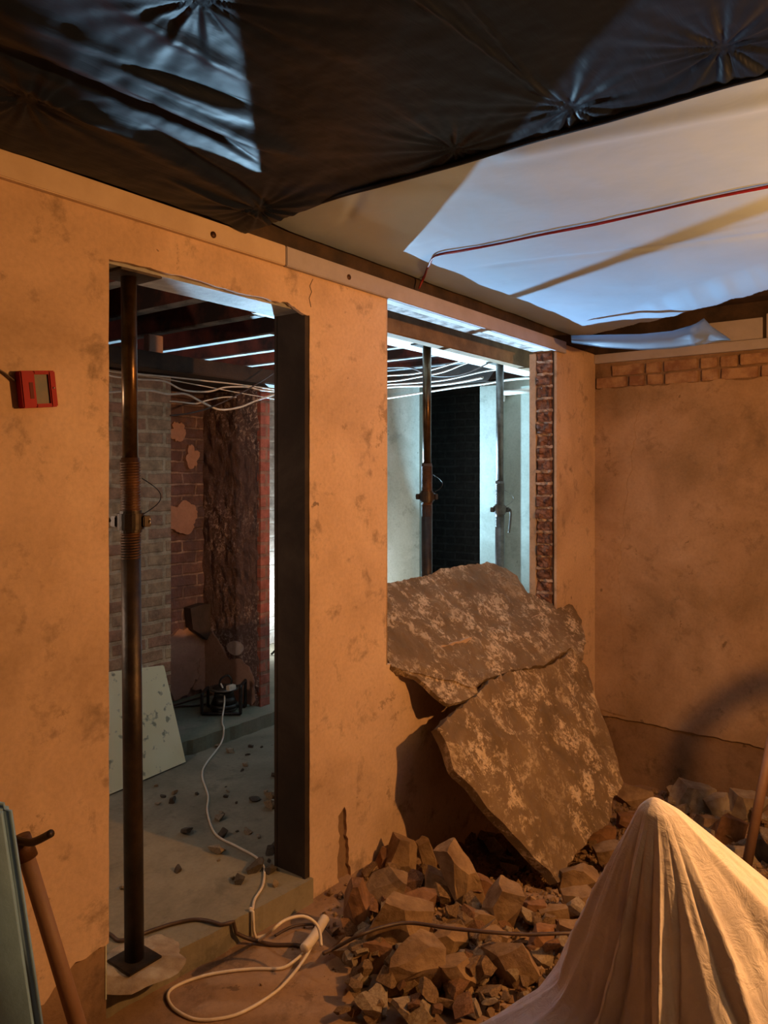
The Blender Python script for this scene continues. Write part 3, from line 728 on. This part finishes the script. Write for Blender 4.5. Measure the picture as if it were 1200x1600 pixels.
big = [ # px, py, w, h, mat, tilt, label
 (557,1425,40,92,'rockred',.05,'upright red-flecked plaster slab chunk beside the black gap at the pier foot'),
 (603,1400,58,72,'rock',.5,'leaning wedge chunk just right of the upright slab chunk at the pier'),
 (627,1345,48,62,'rock',.1,'highest chunk against the shaded wall left of the black hollow'),
 (668,1345,26,62,'rock',-.35,'narrow blade-like chunk standing at the left lip of the black hollow'),
 (652,1425,54,52,'rockred',.2,'rough round chunk in the middle of the heap left of the long pale chunk'),
 (688,1395,50,44,'rock',.3,'squat chunk directly left of the long tilted chunk below the slab'),
 (722,1372,48,105,'rock',-.45,'long tilted chunk below the black hollow under the slab'),
 (757,1390,38,34,'rockred',.2,'small crumbly chunk right of the long tilted chunk'),
 (735,1448,74,44,'rock',.1,'flat-topped chunk just above the dark cable mid heap'),
 (622,1460,92,84,'rock',.45,'large sloping chunk under the dark cable at the left of the heap'),
 (650,1522,84,78,'rock',.12,'largest square block at the front of the heap'),
 (546,1498,58,32,'rock',.0,'low flat chunk next to the taped cable bundle'),
 (588,1500,46,42,'rockred',.1,'rounded dark red chunk between low flat chunk and largest block'),
 (716,1532,56,54,'rock',-.1,'block right of the largest front block'),
 (783,1424,54,76,'rock',.22,'tall wedge-shaped chunk below the tip of the slab'),
 (800,1515,66,60,'rock',-.5,'sloping chunk near the left hem of the dust sheet'),
 (828,1430,46,36,'rockred',.1,'crumbly red chunk right of the tall wedge'),
 (868,1438,44,32,'rock',-.2,'small angular chunk below the lowest corner of the slab'),
 (910,1378,66,36,'rock',.1,'smooth rounded chunk touching the lowest corner of the slab'),
 (914,1422,58,40,'rock',-.15,'flat chunk between slab tip and dust sheet'),
 (902,1472,52,48,'rock',.0,'chunk tucked against the left side of the dust sheet below the cable'),
 (846,1482,40,52,'rockred',.2,'red chunk under the dark cable left of the dust sheet'),
 (765,1478,44,44,'rock',.3,'chunk under the dark cable below the tall wedge'),
 (705,1478,56,38,'rock',-.2,'chunk just below the cable above the largest block'),
 (600,1345,22,36,'rockred',.3,'small red chunk against the wall beside the highest chunk'),
 (1092,1252,66,40,'rockgrey',.2,'pale chunk behind the dust sheet at the foot of the right wall'),
 (1128,1264,48,34,'rockgrey',-.2,'pale rounded chunk right of the dust sheet peak'),
 (1176,1268,50,44,'rockgrey',.1,'pale square chunk beside the wooden shaft at right'),
 (1062,1243,34,22,'rockgrey',.0,'small pale chunk just behind the dust sheet peak'),
 (1108,1296,36,28,'rock',.1,'round tan chunk behind the right slope of the dust sheet'),
 (1140,1300,44,40,'rockred',.3,'dark red chunk in front of the right wall rubble row'),
 (1163,1345,44,26,'rockgrey',.0,'flat pale chunk at the foot of the wooden shaft'),
 (1190,1330,30,44,'darkrock',.0,'dark chunk at the right edge beyond the shaft'),
 (992,1250,54,34,'rock',.2,'tan chunk between the slab and the dust sheet peak'),
 (958,1345,44,40,'rock',-.3,'crumbled chunk right of the slab bottom edge'),
 (985,1290,36,26,'rockred',.1,'small red chunk beside the left edge of the sheet peak'),
 (940,1310,44,34,'rockred',.2,'dark red chunk under the right lower edge of the slab'),
]
for i, (px, py, ww, hh, mt, tl, lab) in enumerate(big):
    rock(px, py, ww, hh, 100+i*3, mt, lab, None, tl, .0)
random.seed(21)
variants = [(chunk_bm(1, .8, .65 if k % 3 else .35, 500+k, 7), k) for k in range(12)]
VM = []
for bmv, k in variants:
    mt = ('rock', 'rock', 'rockred', 'rockgrey')[k % 4]
    me = bpy.data.meshes.new('rubble_piece'); bmesh.ops.recalc_face_normals(bmv, faces=bmv.faces); bmv.to_mesh(me); bmv.free(); me.materials.append(M[mt]); VM.append(me)
VMD = []
for k in range(4):
    me = VM[k].copy(); me.materials.clear(); me.materials.append(M['darkrock' if k % 2 == 0 else 'rockgrey']); VMD.append(me)
def scatter(n, region, smin, smax, label, group, meshes=VM, name='rubble_piece', lift=0, cat='rubble'):
    for _ in range(n):
        px, py = region(); p = hit(px, py); f = (p-CAM).dot(FW)
        s = random.uniform(smin, smax)
        o = bpy.data.objects.new(name, random.choice(meshes)); COL.objects.link(o)
        o.scale = (s*random.uniform(.8, 1.3), s, s*random.uniform(.7, 1.2))
        o.rotation_euler = (random.uniform(-.7, .7), random.uniform(-.7, .7), random.uniform(0, 6.28))
        o.location = (p.x, p.y, ground(p.x, p.y)+s*.22+random.uniform(0, lift)); tag(o, label, cat, group)
def reg_heap():
    while True:
        x = random.uniform(535, 990); y = random.uniform(1330, 1600)
        if y > 1500 and x > 900: continue
        if y < 1350 + .33*(x-640) and x < 895: continue
        if y < 1420 and x < 575: continue
        return x, y
def reg_right(): return random.uniform(1040, 1210), random.uniform(1225, 1420)
def reg_mid(): return random.uniform(690, 840), random.uniform(1310, 1370)
scatter(225, reg_heap, .025, .085, 'small angular piece of plaster or brick in the rubble heap below the slab', 'small rubble in the heap', lift=.05)
scatter(50, reg_right, .04, .11, 'piece of rubble lying along the foot of the right wall', 'rubble along the right wall', lift=.05)
scatter(26, reg_mid, .06, .12, 'shadowed lump of rubble in the hollow under the slab', 'lumps under the slab', lift=.02)
def reg_back():
    while True:
        x = random.uniform(180, 436); y = random.uniform(1165, 1395)
        if x > 340 or random.random() < .18: return x, y
random.seed(5)
scatter(46, reg_back, .012, .045, 'small lump of debris on the grey concrete floor beyond the doorway', 'debris on the back floor', VMD, 'debris_lump')
for px, py, s in ((291, 1303, .05), (399, 1252, .045), (425, 1248, .05), (425, 1262, .055), (341, 1333, .05), (400, 1360, .06), (428, 1330, .05)):
    random.seed(px); scatter(1, lambda: (px, py), s, s*1.3, 'larger lump of debris on the grey concrete floor beyond the doorway', 'larger debris on the back floor', VMD, 'debris_lump')
# gravel: uncountable
random.seed(9); bm = bmesh.new()
def tet(bm, p, s):
    R = Matrix.Rotation(random.uniform(0, 6.28), 3, Vector((random.uniform(-1, 1), random.uniform(-1, 1), random.uniform(-1, 1))).normalized())
    v = [bm.verts.new(p + R @ Vector((a*s*random.uniform(.5, 1), b*s*random.uniform(.5, 1), c*s*random.uniform(.4, .8)))) for a, b, c in ((1, 0, 0), (-1, 0, 0), (0, 1, 0), (0, -1, 0), (0, 0, 1), (0, 0, -1))]
    for f in ((0, 2, 4), (2, 1, 4), (1, 3, 4), (3, 0, 4), (2, 0, 5), (1, 2, 5), (3, 1, 5), (0, 3, 5)): bm.faces.new([v[i] for i in f])
k = 0
while k < 15000:
    x = random.uniform(1.5, 5.0); y = random.uniform(-2.2, -.03)
    if random.random() > sm(1.75, 2.5, x-.35*(y+.6))*.95+.02: continue
    s = random.choice((.004, .006, .008, .011, .016, .024)) if x > 2.0 else random.choice((.003, .005, .008)); tet(bm, Vector((x, y, terrain(x, y)+s*.4)), s); k += 1
tag(obj('gravel', bm, 'rock'), 'fine crumbs and gravel strewn over the dusty front floor', 'gravel', None, 'stuff')

# ------------------------------------------------------------ dust sheet over something upright
PK = on_depth(1022, 1246, 1.86)
bm = bmesh.new(); nt_, nd = 300, 110; rings = []
zb = -.12; H = PK.z - zb
POLY = [(1.28, -.02), (.95, -.46), (.13, -.50), (-.26, -.27), (-.50, .0), (-.25, .45), (.9, .5)]
def poly_r(th):
    d = Vector((math.cos(th), math.sin(th))); best = 1
    for k in range(len(POLY)):
        p = Vector(POLY[k]); e = Vector(POLY[(k+1) % len(POLY)])-p; den = d.x*e.y-d.y*e.x
        if abs(den) < 1e-9: continue
        t = (p.x*e.y-p.y*e.x)/den; u = (p.x*d.y-p.y*d.x)/den
        if t > 0 and -1e-6 <= u <= 1+1e-6: best = t
    return best
for j in range(nd+1):
    s = (j/nd)**1.2; d = s*H; ring = []
    for i in range(nt_):
        th = 2*math.pi*i/nt_; cr = math.cos(th); cf = math.sin(th)       # cr: towards picture right, cf: away from the viewer
        r = poly_r(th)*d + .024*math.sqrt(min(1, d/.03))
        left = max(0, -cr*.8 - cf*.35)
        r += .42*left*sm(.46, .86, d) - .05*sm(.1, .5, d)*left
        tw = th + .35*d
        front = sm(.25, -.2, cf)
        f1 = (1-abs(math.sin(tw*4.0+.35+.5*N(th, d, 0, 1.2))))**3
        f2 = (1-abs(math.sin(tw*7.5+1.1+1.2*N(math.cos(th), math.sin(th), d*1.2, 2.2))))**2
        f3 = fbm(math.cos(th)*1.5, math.sin(th)*1.5, d*1.5, 2.6)
        amp = sm(0, .45, d)
        r += (.034*f1 - .018*f2*(.4+front))*amp + .014*amp*f3 + .002*amp*N(math.cos(th)*9, math.sin(th)*9, d*4, 2)
        r = max(r, .002)
        ring.append(bm.verts.new(PK + (RT*cr + FW*cf)*r + Vector((0, 0, -d))))
    rings.append(ring)
for a, b in zip(rings, rings[1:]):
    for i in range(nt_): bm.faces.new((a[i], a[(i+1) % nt_], b[(i+1) % nt_], b[i]))
bm.faces.new(rings[0])
tag(obj('dust_sheet', bm, 'cloth', None, True), 'off-white dust sheet draped into a tall peak in the right foreground', 'dust sheet')

# ------------------------------------------------------------ cables on the floor
def laid(bm, pts, r, skip=0):
    q = smooth_path(pts, 10)
    for i, p in enumerate(q):
        if i >= skip: p.z = max(p.z, max(ground(p.x+a, p.y+b) for a, b in ((0, 0), (.012, 0), (-.012, 0), (0, .012), (0, -.012)))+r)
    return tube(bm, q, r, 8, 0)
def fl(pts, r, lift=0): 
    out = []
    for q in pts:
        p = hit(q[0], q[1]); out.append(Vector((p.x, p.y, ground(p.x, p.y)+r+lift+(q[2] if len(q) > 2 else 0))))
    return out
wp = [(347, 1118), (349, 1124), (340, 1142), (330, 1165), (322, 1195), (316, 1215), (325, 1245), (324, 1270), (337, 1305), (370, 1325), (400, 1342), (412, 1358), (411, 1385), (398, 1408), (395, 1425), (391, 1462), (400, 1468), (414, 1466)]
pts = fl(wp, .0045)
tp = on_z(346, 1066, .27); 
plug = on_y(345, 1068, 1.66)
pts = [plug, on_y(349, 1078, 1.63), on_y(351, 1095, 1.60), Vector((on_y(347, 1110, 1.5).x, 1.5, .09)), Vector((on_y(349, 1125, 1.40).x, 1.395, .085)), Vector((on_y(347, 1140, 1.36).x, 1.37, .02))] + pts[4:]
bm = laid(bmesh.new(), pts, .0048, 50)
tag(obj('white_extension_cable', bm, 'wire_white', None, True), 'white cable snaking over the grey floor from the black transformer', 'cable')
lp = fl([(404, 1474)], .005) + [on_depth(x, y, f) for x, y, f in ((420, 1458, 2.44), (445, 1438, 2.46), (475, 1432, 2.50), (497, 1448, 2.50), (502, 1478, 2.46))]
lp2 = fl([(500, 1478, .06), (476, 1512, .02), (430, 1555), (370, 1588), (310, 1598), (275, 1582), (262, 1560), (275, 1545), (320, 1530), (385, 1518), (440, 1516), (478, 1498, .02)], .005)
bm = tube(bmesh.new(), lp, .0052); laid(bm, lp2, .0052)
t = tag(obj('white_cable_loop', bm, 'wire_white', None, True), 'coiled white cable with a taped bundle at the foot of the pier', 'cable')
tb = fl([(475, 1505, .025), (490, 1490, .035), (508, 1470, .055)], .02)
child('taped_bundle', tube(bmesh.new(), tb, .017, 10), M['wire_white'], t, True)
dk = fl([(120, 1450), (168, 1462), (190, 1474), (240, 1458), (275, 1446), (310, 1441), (345, 1460), (385, 1478, .02), (430, 1482), (465, 1482), (480, 1490, .02)], .006)
bm = laid(bmesh.new(), dk, .0065)
tag(obj('dark_cable', bm, 'wire_dark', None, True), 'dark brown cable lying across the threshold behind the prop foot', 'cable')
bm = tube(bmesh.new(), fl([(430, 1470), (460, 1455), (500, 1452), (520, 1470)], .005, .01), .005)
tag(obj('dark_cable', bm, 'wire_dark', None, True), 'short dark cable looping beside the taped bundle', 'cable')
rp = [(505, 1490, .0), (530, 1478, .03), (560, 1462, .07), (600, 1448, .09), (640, 1442, .11), (700, 1450, .10), (760, 1456, .09), (820, 1460, .09), (890, 1458, .08), (960, 1458, .08), (1060, 1450, .1)]
P = [on_depth(a, b, (hit(a, b+40)-CAM).dot(FW)-(.10 if 540 < a < 900 else 0)) for a, b, c in rp]
bm = tube(bmesh.new(), P, .006)
tag(obj('dark_cable', bm, 'wire_dark', None, True), 'dark cable stretched over the rubble heap towards the dust sheet', 'cable')

# ------------------------------------------------------------ cables in the back room
def zc(pts, y): return [on_y(150+a/3.2, 380+b/3.2, y) for a, b in pts]
sets = [
 ([(40, 625), (75, 640), (230, 655), (400, 672), (560, 690), (700, 705), (960, 740)], 1.34, 'wire_white', .004, 'white cable along the black beam, topmost of the cables seen through the doorway'),
 ([(40, 640), (75, 662), (210, 680), (340, 690), (440, 735), (560, 742), (650, 720), (760, 720), (830, 735), (960, 745)], 1.30, 'wire_white', .005, 'white cable dipping twice below the black beam'),
 ([(40, 748), (75, 745), (250, 735), (360, 755), (450, 755), (540, 800), (620, 832), (720, 820), (820, 780), (960, 735)], 1.26, 'wire_white', .0055, 'thick white cable with the lowest sag in front of the sooty bricks'),
 ([(370, 790), (430, 795), (500, 802), (560, 785), (640, 770), (700, 770)], 1.38, 'wire_white', .004, 'short white cable end hanging at the top of the sooty recess'),
 ([(960, 580), (900, 640), (760, 730), (600, 810), (480, 848), (370, 862)], 1.22, 'wire_dark', .004, 'dark cable rising to the right in front of the sooty bricks'),
 ([(200, 655), (300, 670), (460, 700), (620, 730), (780, 760), (960, 790)], 1.36, 'wire_white', .003, 'thin grey cable running straight under the black beam')]
for pts, y, mt, r, lab in sets:
    tag(obj('ceiling_cable', tube(bmesh.new(), zc(pts, y), r), mt, None, True), lab, 'cable')
def oc(pts, x): return [on_x(580+a/3.2, 440+b/3.2, x) for a, b in pts]
sets = [
 ([(-60, 600), (80, 583), (260, 555), (420, 530), (560, 512), (700, 490), (860, 478)], 5.20, 'wire_white', .008, 'thick pale cable sagging above the dark passage doorway'),
 ([(-60, 525), (80, 515), (240, 505), (380, 490), (560, 450), (640, 440)], 5.1, 'wire_white', .006, 'white cable running over the green wall behind the opening'),
 ([(-60, 480), (80, 470), (220, 460), (340, 430), (440, 400), (520, 390)], 4.8, 'wire_white', .006, 'white cable rising under the joists left of the grey prop'),
 ([(-60, 500), (100, 498), (230, 478), (360, 452), (470, 410), (560, 385)], 4.9, 'wire_white', .006, 'second white cable rising under the joists left of the grey prop'),
 ([(-60, 545), (120, 525), (300, 520), (430, 505), (560, 480)], 5.3, 'wire_white', .010, 'broad white conduit above the dark passage doorway'),
 ([(-60, 440), (90, 430), (200, 432), (300, 470), (420, 470), (520, 440), (600, 400)], 4.7, 'wire_dark', .005, 'dark cable drooping between the two props')]
for pts, x, mt, r, lab in sets:
    tag(obj('ceiling_cable', tube(bmesh.new(), oc(pts, x), r), mt, None, True), lab, 'cable')
a = on_x(787, 614, 5.56); b = on_x(835, 609, 5.56)
bm = cyl(bmesh.new(), a, b, .022, n=14); cyl(bm, a, a+Vector((0, .0, -.07)), .014, n=12)
tag(obj('waste_pipe', bm, 'wire_white', None, True), 'short white pipe on the far wall right of the grey prop', 'pipe')

# ------------------------------------------------------------ pale board leaning on the brick
bl = on_z(150, 1250, .003); br = on_z(288, 1191, .003)
tr = on_y(254, 1040, BY-.012); tl = on_y(150, 1053, BY-.012)
n = (br-bl).cross(tr-br).normalized()
if n.y > 0: n = -n
bm = bmesh.new(); f = [bm.verts.new(v) for v in (bl, br, tr, tl)]; g = [bm.verts.new(v+n*.012) for v in (bl, br, tr, tl)]
bm.faces.new(f); bm.faces.new(g[::-1])
for i in range(4): bm.faces.new((f[i], f[(i+1) % 4], g[(i+1) % 4], g[i]))
tag(obj('plasterboard_offcut', bm, 'board_pale'), 'pale yellow plasterboard offcut leaning on the brick beyond the doorway', 'board')

# ------------------------------------------------------------ transformer in its tube frame on the hearth
T0 = Vector((on_y(350, 1100, 1.66).x, 1.66, .081))
t = empty('site_transformer', T0, 'black round transformer in a tube frame on the hearth', 'transformer')
bm = bmesh.new(); prof = [(.078, .012), (.085, .03), (.080, .055), (.062, .10), (.056, .135), (.072, .142), (.072, .152), (.05, .158)]
for (r0, z0), (r1, z1) in zip(prof, prof[1:]): cyl(bm, T0+Vector((0, 0, z0)), T0+Vector((0, 0, z1)), r0, r1, 28)
child('body', bm, 'black_metal', t, True)
bm = cyl(bmesh.new(), T0+Vector((0, 0, .142)), T0+Vector((0, 0, .150)), .092, n=28); child('rim_plate', bm, 'steel_grey', t, True)
bm = B(T0.x-.035, T0.x+.02, T0.y-.09, T0.y-.055, T0.z+.145, T0.z+.178, bev=.004); child('socket', bm, 'wire_white', t)
for s in (-1, 1):
    c = T0 + RT*(.118*s); hi = .13 if s < 0 else .175
    p = [c - FW*.08 + Vector((0, 0, .01)), c - FW*.08 + Vector((0, 0, hi-.02)), c - FW*.06 + Vector((0, 0, hi)), c + FW*.06 + Vector((0, 0, hi)), c + FW*.08 + Vector((0, 0, hi-.02)), c + FW*.08 + Vector((0, 0, .01))]
    child('tube_frame', tube(bmesh.new(), p, .010, 8, 5), 'black_metal', t, True)
for k in (-.08, .08):
    child('tube_frame', tube(bmesh.new(), [T0-RT*.118+FW*k+Vector((0, 0, .011)), T0+FW*k+Vector((0, 0, .011)), T0+RT*.118+FW*k+Vector((0, 0, .011))], .010, 8, 2), 'black_metal', t, True)
hp = [T0+Vector((0, 0, .155))-RT*.03, T0+Vector((0, 0, .20))-RT*.02, T0+Vector((0, 0, .225))+RT*.02, T0+Vector((0, 0, .20))+RT*.045, T0+Vector((0, 0, .16))+RT*.05, T0+RT*.1+Vector((0, 0, .165))]
child('lead', tube(bmesh.new(), hp, .006, 8), 'black_metal', t, True)
for k, lab in ((0, 'black lead curling left from the transformer on the hearth'), (1, 'second black lead lying flat in front of the recess')):
    zz = .088
    pts = [on_z(x, y, zz) for x, y in (((322, 1082), (300, 1086), (280, 1092), (262, 1104)), ((322, 1100), (300, 1103), (275, 1104), (258, 1112)))[k]]
    for p in pts: p.y = min(p.y, BY+.45)
    tag(obj('dark_cable', tube(bmesh.new(), pts, .006), 'wire_dark', None, True), lab, 'cable')

# ------------------------------------------------------------ red fire alarm call point
c = on_y(53, 609, 0)
t = empty('fire_alarm_call_point', (c.x, 0, c.z), 'red fire alarm call point hanging crooked on the bare plaster', 'fire alarm')
w2, h2 = .049, .049
def rel(*a, bev=0): return B(*a, bev=bev)
bm = bmesh.new()
box(bm, -w2, -.010, -.030, 0, -h2, h2, bev=.003); box(bm, .030, w2, -.030, 0, -h2, h2, bev=.003)
box(bm, -.012, .032, -.030, 0, h2-.010, h2, bev=.002); box(bm, -.012, .032, -.030, 0, -h2, -h2+.010, bev=.002)
def kid(name, bm, mat, parent, smooth=False): o = obj(name, bm, mat, parent, smooth); return o
hsg = kid('housing', bm, 'red_plastic', t)
kid('back_box', B(-w2+.003, w2-.003, -.012, 0, -h2+.003, h2-.003), 'red_dark', t)
kid('break_pane', B(-.012, .031, -.022, -.015, -h2+.009, h2-.009, bev=.001), 'alarm_pane', t)
kid('key_slot', B(-.028, -.018, -.0312, -.028, -.025, .018), 'red_dark', t)
kid('screw', cyl(bmesh.new(), (.040, -.032, .002), (.040, -.028, .002), .0025, n=10), 'chrome', t, True)
t.rotation_euler = (0, math.radians(-6.5), 0)
for i, lab in enumerate(('short dark wire stub entering the fire alarm call point from the left',)):
    a = on_y(-40, 562, -.004); b = on_y(0, 579, -.006); d = on_y(24, 596, -.010)
    tag(obj('wire_stub', tube(bmesh.new(), [a, b, d], .003), 'wire_dark', None, True), lab, 'wire')

# ------------------------------------------------------------ tools
tp0 = on_depth(34, 1314, 1.90); bt = on_depth(168, 1762, 1.93); bt.z = -.085
bt = Vector((bt.x, min(bt.y, -.03), -.085))
t = empty('long_handled_tool', bt, 'worn long-handled tool with a dark crossbar leaning at the lower left', 'tool')
bm = cyl(bmesh.new(), bt, tp0, .021, .019, 20); child('shaft', bm, 'shaft', t, True)
h1 = on_depth(24, 1312, 1.88); h2_ = on_depth(50, 1316, 1.87); h3 = on_depth(80, 1302, 1.84)
bm = tube(bmesh.new(), [h1, h2_, h3], .0095, 10); child('crossbar', bm, 'steel_dark', t, True)
dd = (tp0-bt).normalized()
bm = cyl(bmesh.new(), tp0-dd*.045, tp0+dd*.012, .026, .023, 20); child('socket', bm, 'steel_rust', t, True)
# blue grey sheet leaning in the near left corner
q = [on_depth(-190, 1230, 1.35), on_depth(10, 1262, 1.35), on_depth(74, 1700, 1.38), on_depth(-190, 1700, 1.38)]
n = (q[1]-q[0]).cross(q[2]-q[1]).normalized()
bm = bmesh.new(); a = [bm.verts.new(v) for v in q]; b = [bm.verts.new(v+FW*.03) for v in q]
bm.faces.new(a); bm.faces.new(b[::-1])
for i in range(4): bm.faces.new((a[i], a[(i+1) % 4], b[(i+1) % 4], b[i]))
bmesh.ops.bevel(bm, geom=bm.edges[:], offset=.012, segments=4, affect='EDGES')
tag(obj('leaning_sheet', bm, 'blue_grey', None, True), 'blue-grey painted sheet leaning in the lower left corner', 'sheet')
# wooden shaft at the right edge
sb = hit(1163, 1372); stp = on_depth(1212, 1120, 3.72)
bm = cyl(bmesh.new(), sb, stp, .023, .021, 18)
tag(obj('wooden_shaft', bm, 'shaft', None, True), 'pale wooden shaft standing in rubble at the right edge', 'shaft')

# ------------------------------------------------------------ the two work lights and the added fill lamp
def work_light(loc, aim, h, label, matc):
    t = empty('work_light', (loc.x, loc.y, h), label, 'work light')
    d = Vector((aim.x-loc.x, aim.y-loc.y, 0)).normalized(); s = Vector((-d.y, d.x, 0))
    c = loc - d*.11
    R = Matrix((s, d, Vector((0, 0, 1)))).transposed().to_4x4(); R.translation = c
    bm = box(bmesh.new(), -.09, .09, -.02, .02, -.07, .07, bev=.008); bmesh.ops.transform(bm, matrix=R, verts=bm.verts); child('lamp_head', bm, 'black_metal', t)
    child('bracket', tube(bmesh.new(), [c-s*.1, c-s*.1-Vector((0, 0, .09)), c+s*.1-Vector((0, 0, .09)), c+s*.1], .006, 8, 0), 'black_metal', t, True)
    j = c-Vector((0, 0, .09)); child('pole', cyl(bmesh.new(), j, Vector((j.x, j.y, h+.16)), .012), 'black_metal', t, True)
    L = min(.3, (j.z-h)*.5)
    for k in range(3):
        a = k*2.094+.4; e = Vector((j.x+L*math.cos(a), j.y+L*math.sin(a), h+.008))
        child('leg', cyl(bmesh.new(), Vector((j.x, j.y, h+min(.45, (j.z-h)*.5))), e, .009), 'black_metal', t, True)
    return t
work_light(WARM, Vector((2.3, 0, 0)), terrain(WARM.x, WARM.y), 'black tripod work light with a warm lamp, right of the viewer', None)
work_light(BACK_FILL, BACK_FILL+Vector((1, .3, 0)), 0, 'added fill lamp on a black stand, unseen at the left end of the back room behind the wall', None)
work_light(COOL, COOL+Vector((.8, .55, 0)), 0, 'black floor work light with a cold white lamp beyond the chimney breast', None)
# arching hose near the warm lamp whose shadow falls on the right wall
def toward(q, k): return WARM + (Vector(q)-WARM)*k
hs = [toward(q, .30) for q in (on_x(1062, 1330, CX), on_x(1060, 1235, CX), on_x(1072, 1160, CX), on_x(1110, 1115, CX), on_x(1160, 1080, CX), on_x(1205, 1068, CX), on_x(1260, 1100, CX), on_x(1290, 1200, CX))]
hs = [Vector((hs[0].x, hs[0].y+.0, terrain(hs[0].x, hs[0].y)))] + hs + [Vector((hs[-1].x, hs[-1].y, terrain(hs[-1].x, hs[-1].y)))]
tag(obj('arched_hose', tube(bmesh.new(), hs, .026, 10), 'wire_dark', None, True), 'dark stiff hose arching up beside the warm work light', 'hose')
